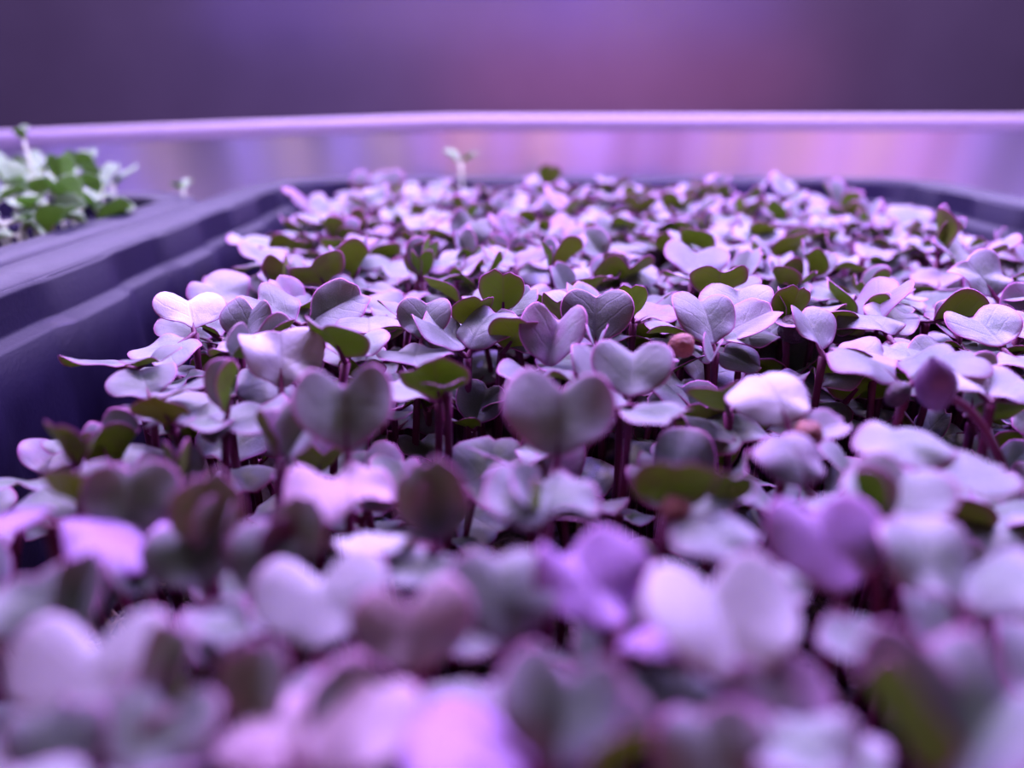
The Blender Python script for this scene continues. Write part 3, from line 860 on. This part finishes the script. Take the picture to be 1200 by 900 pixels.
green_at(76, 222, .250, 'pale sprout with an upright vivid green leaf by the tray rim', wid=.011, pose=[(150, 75), (330, 45)])
green_at(92, 246, .240, 'pale sprout with a yellow green leaf back just over the rim', wid=.012, pose=[(185, 55), (10, 20)])
green_at(35, 248, .235, 'pale sprout with an olive tinted leaf left of the yellow green one', wid=.011, pose=[(130, 35), (310, 20)])
green_at(118, 232, .262, 'bluish green soft sprout nearest the dark tray corner', wid=.013, pose=[(30, 60), (200, 45)])
green_at(28, 165, .260, 'thin tall sprout rising above the other pale green sprouts', wid=.005, pose=[(20, 70), (200, 70)])
green_at(50, 205, .285, 'whitish sprout behind the vivid green leaf', wid=.012, pose=[(300, 40), (100, 30)])
green_at(5, 262, .225, 'cream green sprout in the left corner of the photograph above the rim', wid=.014, pose=[(60, 15), (240, 15)])
green_at(214, 224, .285, 'tiny pale sprout by the back edge of the neighbouring tray', wid=.006, pose=[(30, 40), (210, 40)])
cnt = 0
spots = [(15,228,.27),(60,262,.235),(122,256,.245),(102,205,.29),(22,275,.222),(44,232,.265),(68,240,.27),(8,205,.29),(110,262,.238),(85,208,.30),(132,218,.28),(-8,240,.25),(55,278,.22),(30,222,.30)]
words = ['lowest whitish sprout at the frame edge', 'short sprout close above the rim', 'pale sprout right of the yellow green leaf', 'faint sprout above the bluish one', 'broad cream sprout touching the rim',
         'sprout between olive and vivid leaves', 'sprout hidden behind the yellow green leaf', 'faint high sprout at the frame edge', 'small sprout under the bluish one', 'dim sprout behind the vivid leaf', 'rightmost faint green sprout', 'half cropped sprout at the frame edge', 'near sprout under the olive tinted leaf', 'blurred sprout far behind the olive leaf']
for (px, py, d), w in zip(spots, words):
    green_at(px, py, d, 'pale green ' + w, wid=.0115)
p = at_h(540, 192, .0265)
q = Vector((0, 0, CAM_Z)) + ray(540, 192) * .325
green(q.x, q.y - .002, q.z, MAT_Z - .001, 'single pale sprout standing above the back rim of the tray', wid=.009, pose=[(100, 35), (280, 40)], grp='pale green sprout in the radish tray')

# ------------------------------------------------------------------ shelf with rear lip
shelf = empty('rack_shelf', (0, .1, 0)); tag(shelf, 'steel rack shelf with raised rolled back lip under the trays', 'shelf')
def child(name, v, f, mat, smooth=False, root=shelf):
    rl = Vector(root.location); return mesh_obj(name, mk_mesh(name, [Vector(p) - rl for p in v], f, [mat], smooth=smooth), root)
v = []; f = []; box(v, f, -.75, .75, -.55, .44, -.0035, 0); child('shelf_top', v, f, M_SHELF)
YL = .425
def lip_z(x):   # the lip sags a little at its left end
    return .0885 - .0105 * max(0, min(1, (-.03 - x) / .30)) ** 1.15
v = []; f = []; NX = 90
for i in range(NX + 1):
    x = -.75 + 1.5 * i / NX; z = lip_z(x)
    v += [(x, YL, .0), (x, YL, z - .008), (x, YL + .0015, z - .008), (x, YL + .0015, .0)]
for i in range(NX):
    a = i * 4
    for q in range(4): f.append((a + q, a + (q + 1) % 4, a + 4 + (q + 1) % 4, a + 4 + q))
f = [tuple(reversed(q)) for q in f]
child('lip_panel', v, f, M_STEEL)
v = []; f = []; NS = 14
for i in range(NX + 1):
    x = -.75 + 1.5 * i / NX; z = lip_z(x) - .0045
    for s in range(NS):
        w = 2 * math.pi * s / NS
        v.append((x, YL + .0012 + .0030 * math.cos(w), z + .0045 * math.sin(w)))
for i in range(NX):
    for s in range(NS): f.append((i*NS+s, i*NS+(s+1)%NS, (i+1)*NS+(s+1)%NS, (i+1)*NS+s))
child('lip_roll', v, f, M_ROLL, True)

# ------------------------------------------------------------------ room
def struct(name, bx_, mat):
    v = []; f = []; box(v, f, *bx_); o = mesh_obj(name, mk_mesh(name, v, f, [mat], smooth=False)); tag(o, kind='structure'); return o
struct('wall_back', (-1.8, 1.8, .95, 1.0, -.9, 1.5), M_WALL)
struct('floor', (-1.8, 1.8, -1.6, 1.0, -.95, -.9), M_CEIL)
struct('ceiling', (-1.8, 1.8, -1.6, 1.0, 1.5, 1.55), M_CEIL)

# ------------------------------------------------------------------ grow lamps and added lamps
def emis(name, col, st):
    t = NT(name); e = t.n('ShaderNodeEmission'); e.inputs[0].default_value = (*col, 1); e.inputs[1].default_value = st
    t.l(e.outputs[0], t.out.inputs[0]); return t.m
def area(name, loc, rot, sx, sy, power, col):
    d = bpy.data.lights.new(name, 'AREA'); d.shape = 'RECTANGLE'; d.size = sx; d.size_y = sy; d.energy = power; d.color = col
    o = bpy.data.objects.new(name, d); C.objects.link(o); o.location = loc; o.rotation_euler = [R(a) for a in rot]
    return o
area('grow_lamp_front', (.05, .30, .48), (0, 0, 0), 1.3, .05, 1.7, (.76, .62, 1.0))
area('added_back_lamp', (-.05, .84, .40), (-38, 0, 0), 1.5, .05, 4.5, (.62, .48, 1.0))  # unseen lamp added behind the lip to brighten tray rims and leaf tops
area('grow_lamp_rear', (.05, .42, .50), (-8, 0, 0), 1.5, .06, 2.5, (.73, .56, 1.0))
for px in (30, 95, 262, 390, 490, 590, 683, 715, 775, 835, 915, 1015, 1112, 1190, -90, -200, 1300):
    x = (px - 600) / FPX * .59 * 1.04
    area('blue_diode', (x, .26, .29), (0, 0, 0), .010 if px not in (683, 775) else .018, .01, .19, (.34, .22, 1.0))
for px in (150, 320, 440, 545, 640, 870, 960, 1060):
    x = (px - 600) / FPX * .59 * 1.04
    area('pink_diode', (x, .26, .29), (0, 0, 0), .014, .01, .085, (1.0, .66, .88))

area('added_red_lamp', (.40, -.9, .150), (90, 0, 0), 1.2, .09, .9, (1.0, .22, .34))  # unseen source added behind the camera, gives the back wall its red reflection

w = bpy.data.worlds.new('world'); bpy.context.scene.world = w; w.use_nodes = True
bg = w.node_tree.nodes['Background']; bg.inputs[0].default_value = (.34, .34, .50, 1); bg.inputs[1].default_value = .05

sc = bpy.context.scene
sc.view_settings.view_transform = 'Standard'; sc.view_settings.look = 'None'; sc.view_settings.gamma = 1
sc.view_settings.use_curve_mapping = False; sc.view_settings.exposure = 1.22
sc.cycles.use_denoising = True
sc.cycles.max_bounces = 8; sc.cycles.diffuse_bounces = 4; sc.cycles.transmission_bounces = 6; sc.cycles.glossy_bounces = 3
sc.cycles.sample_clamp_indirect = 6
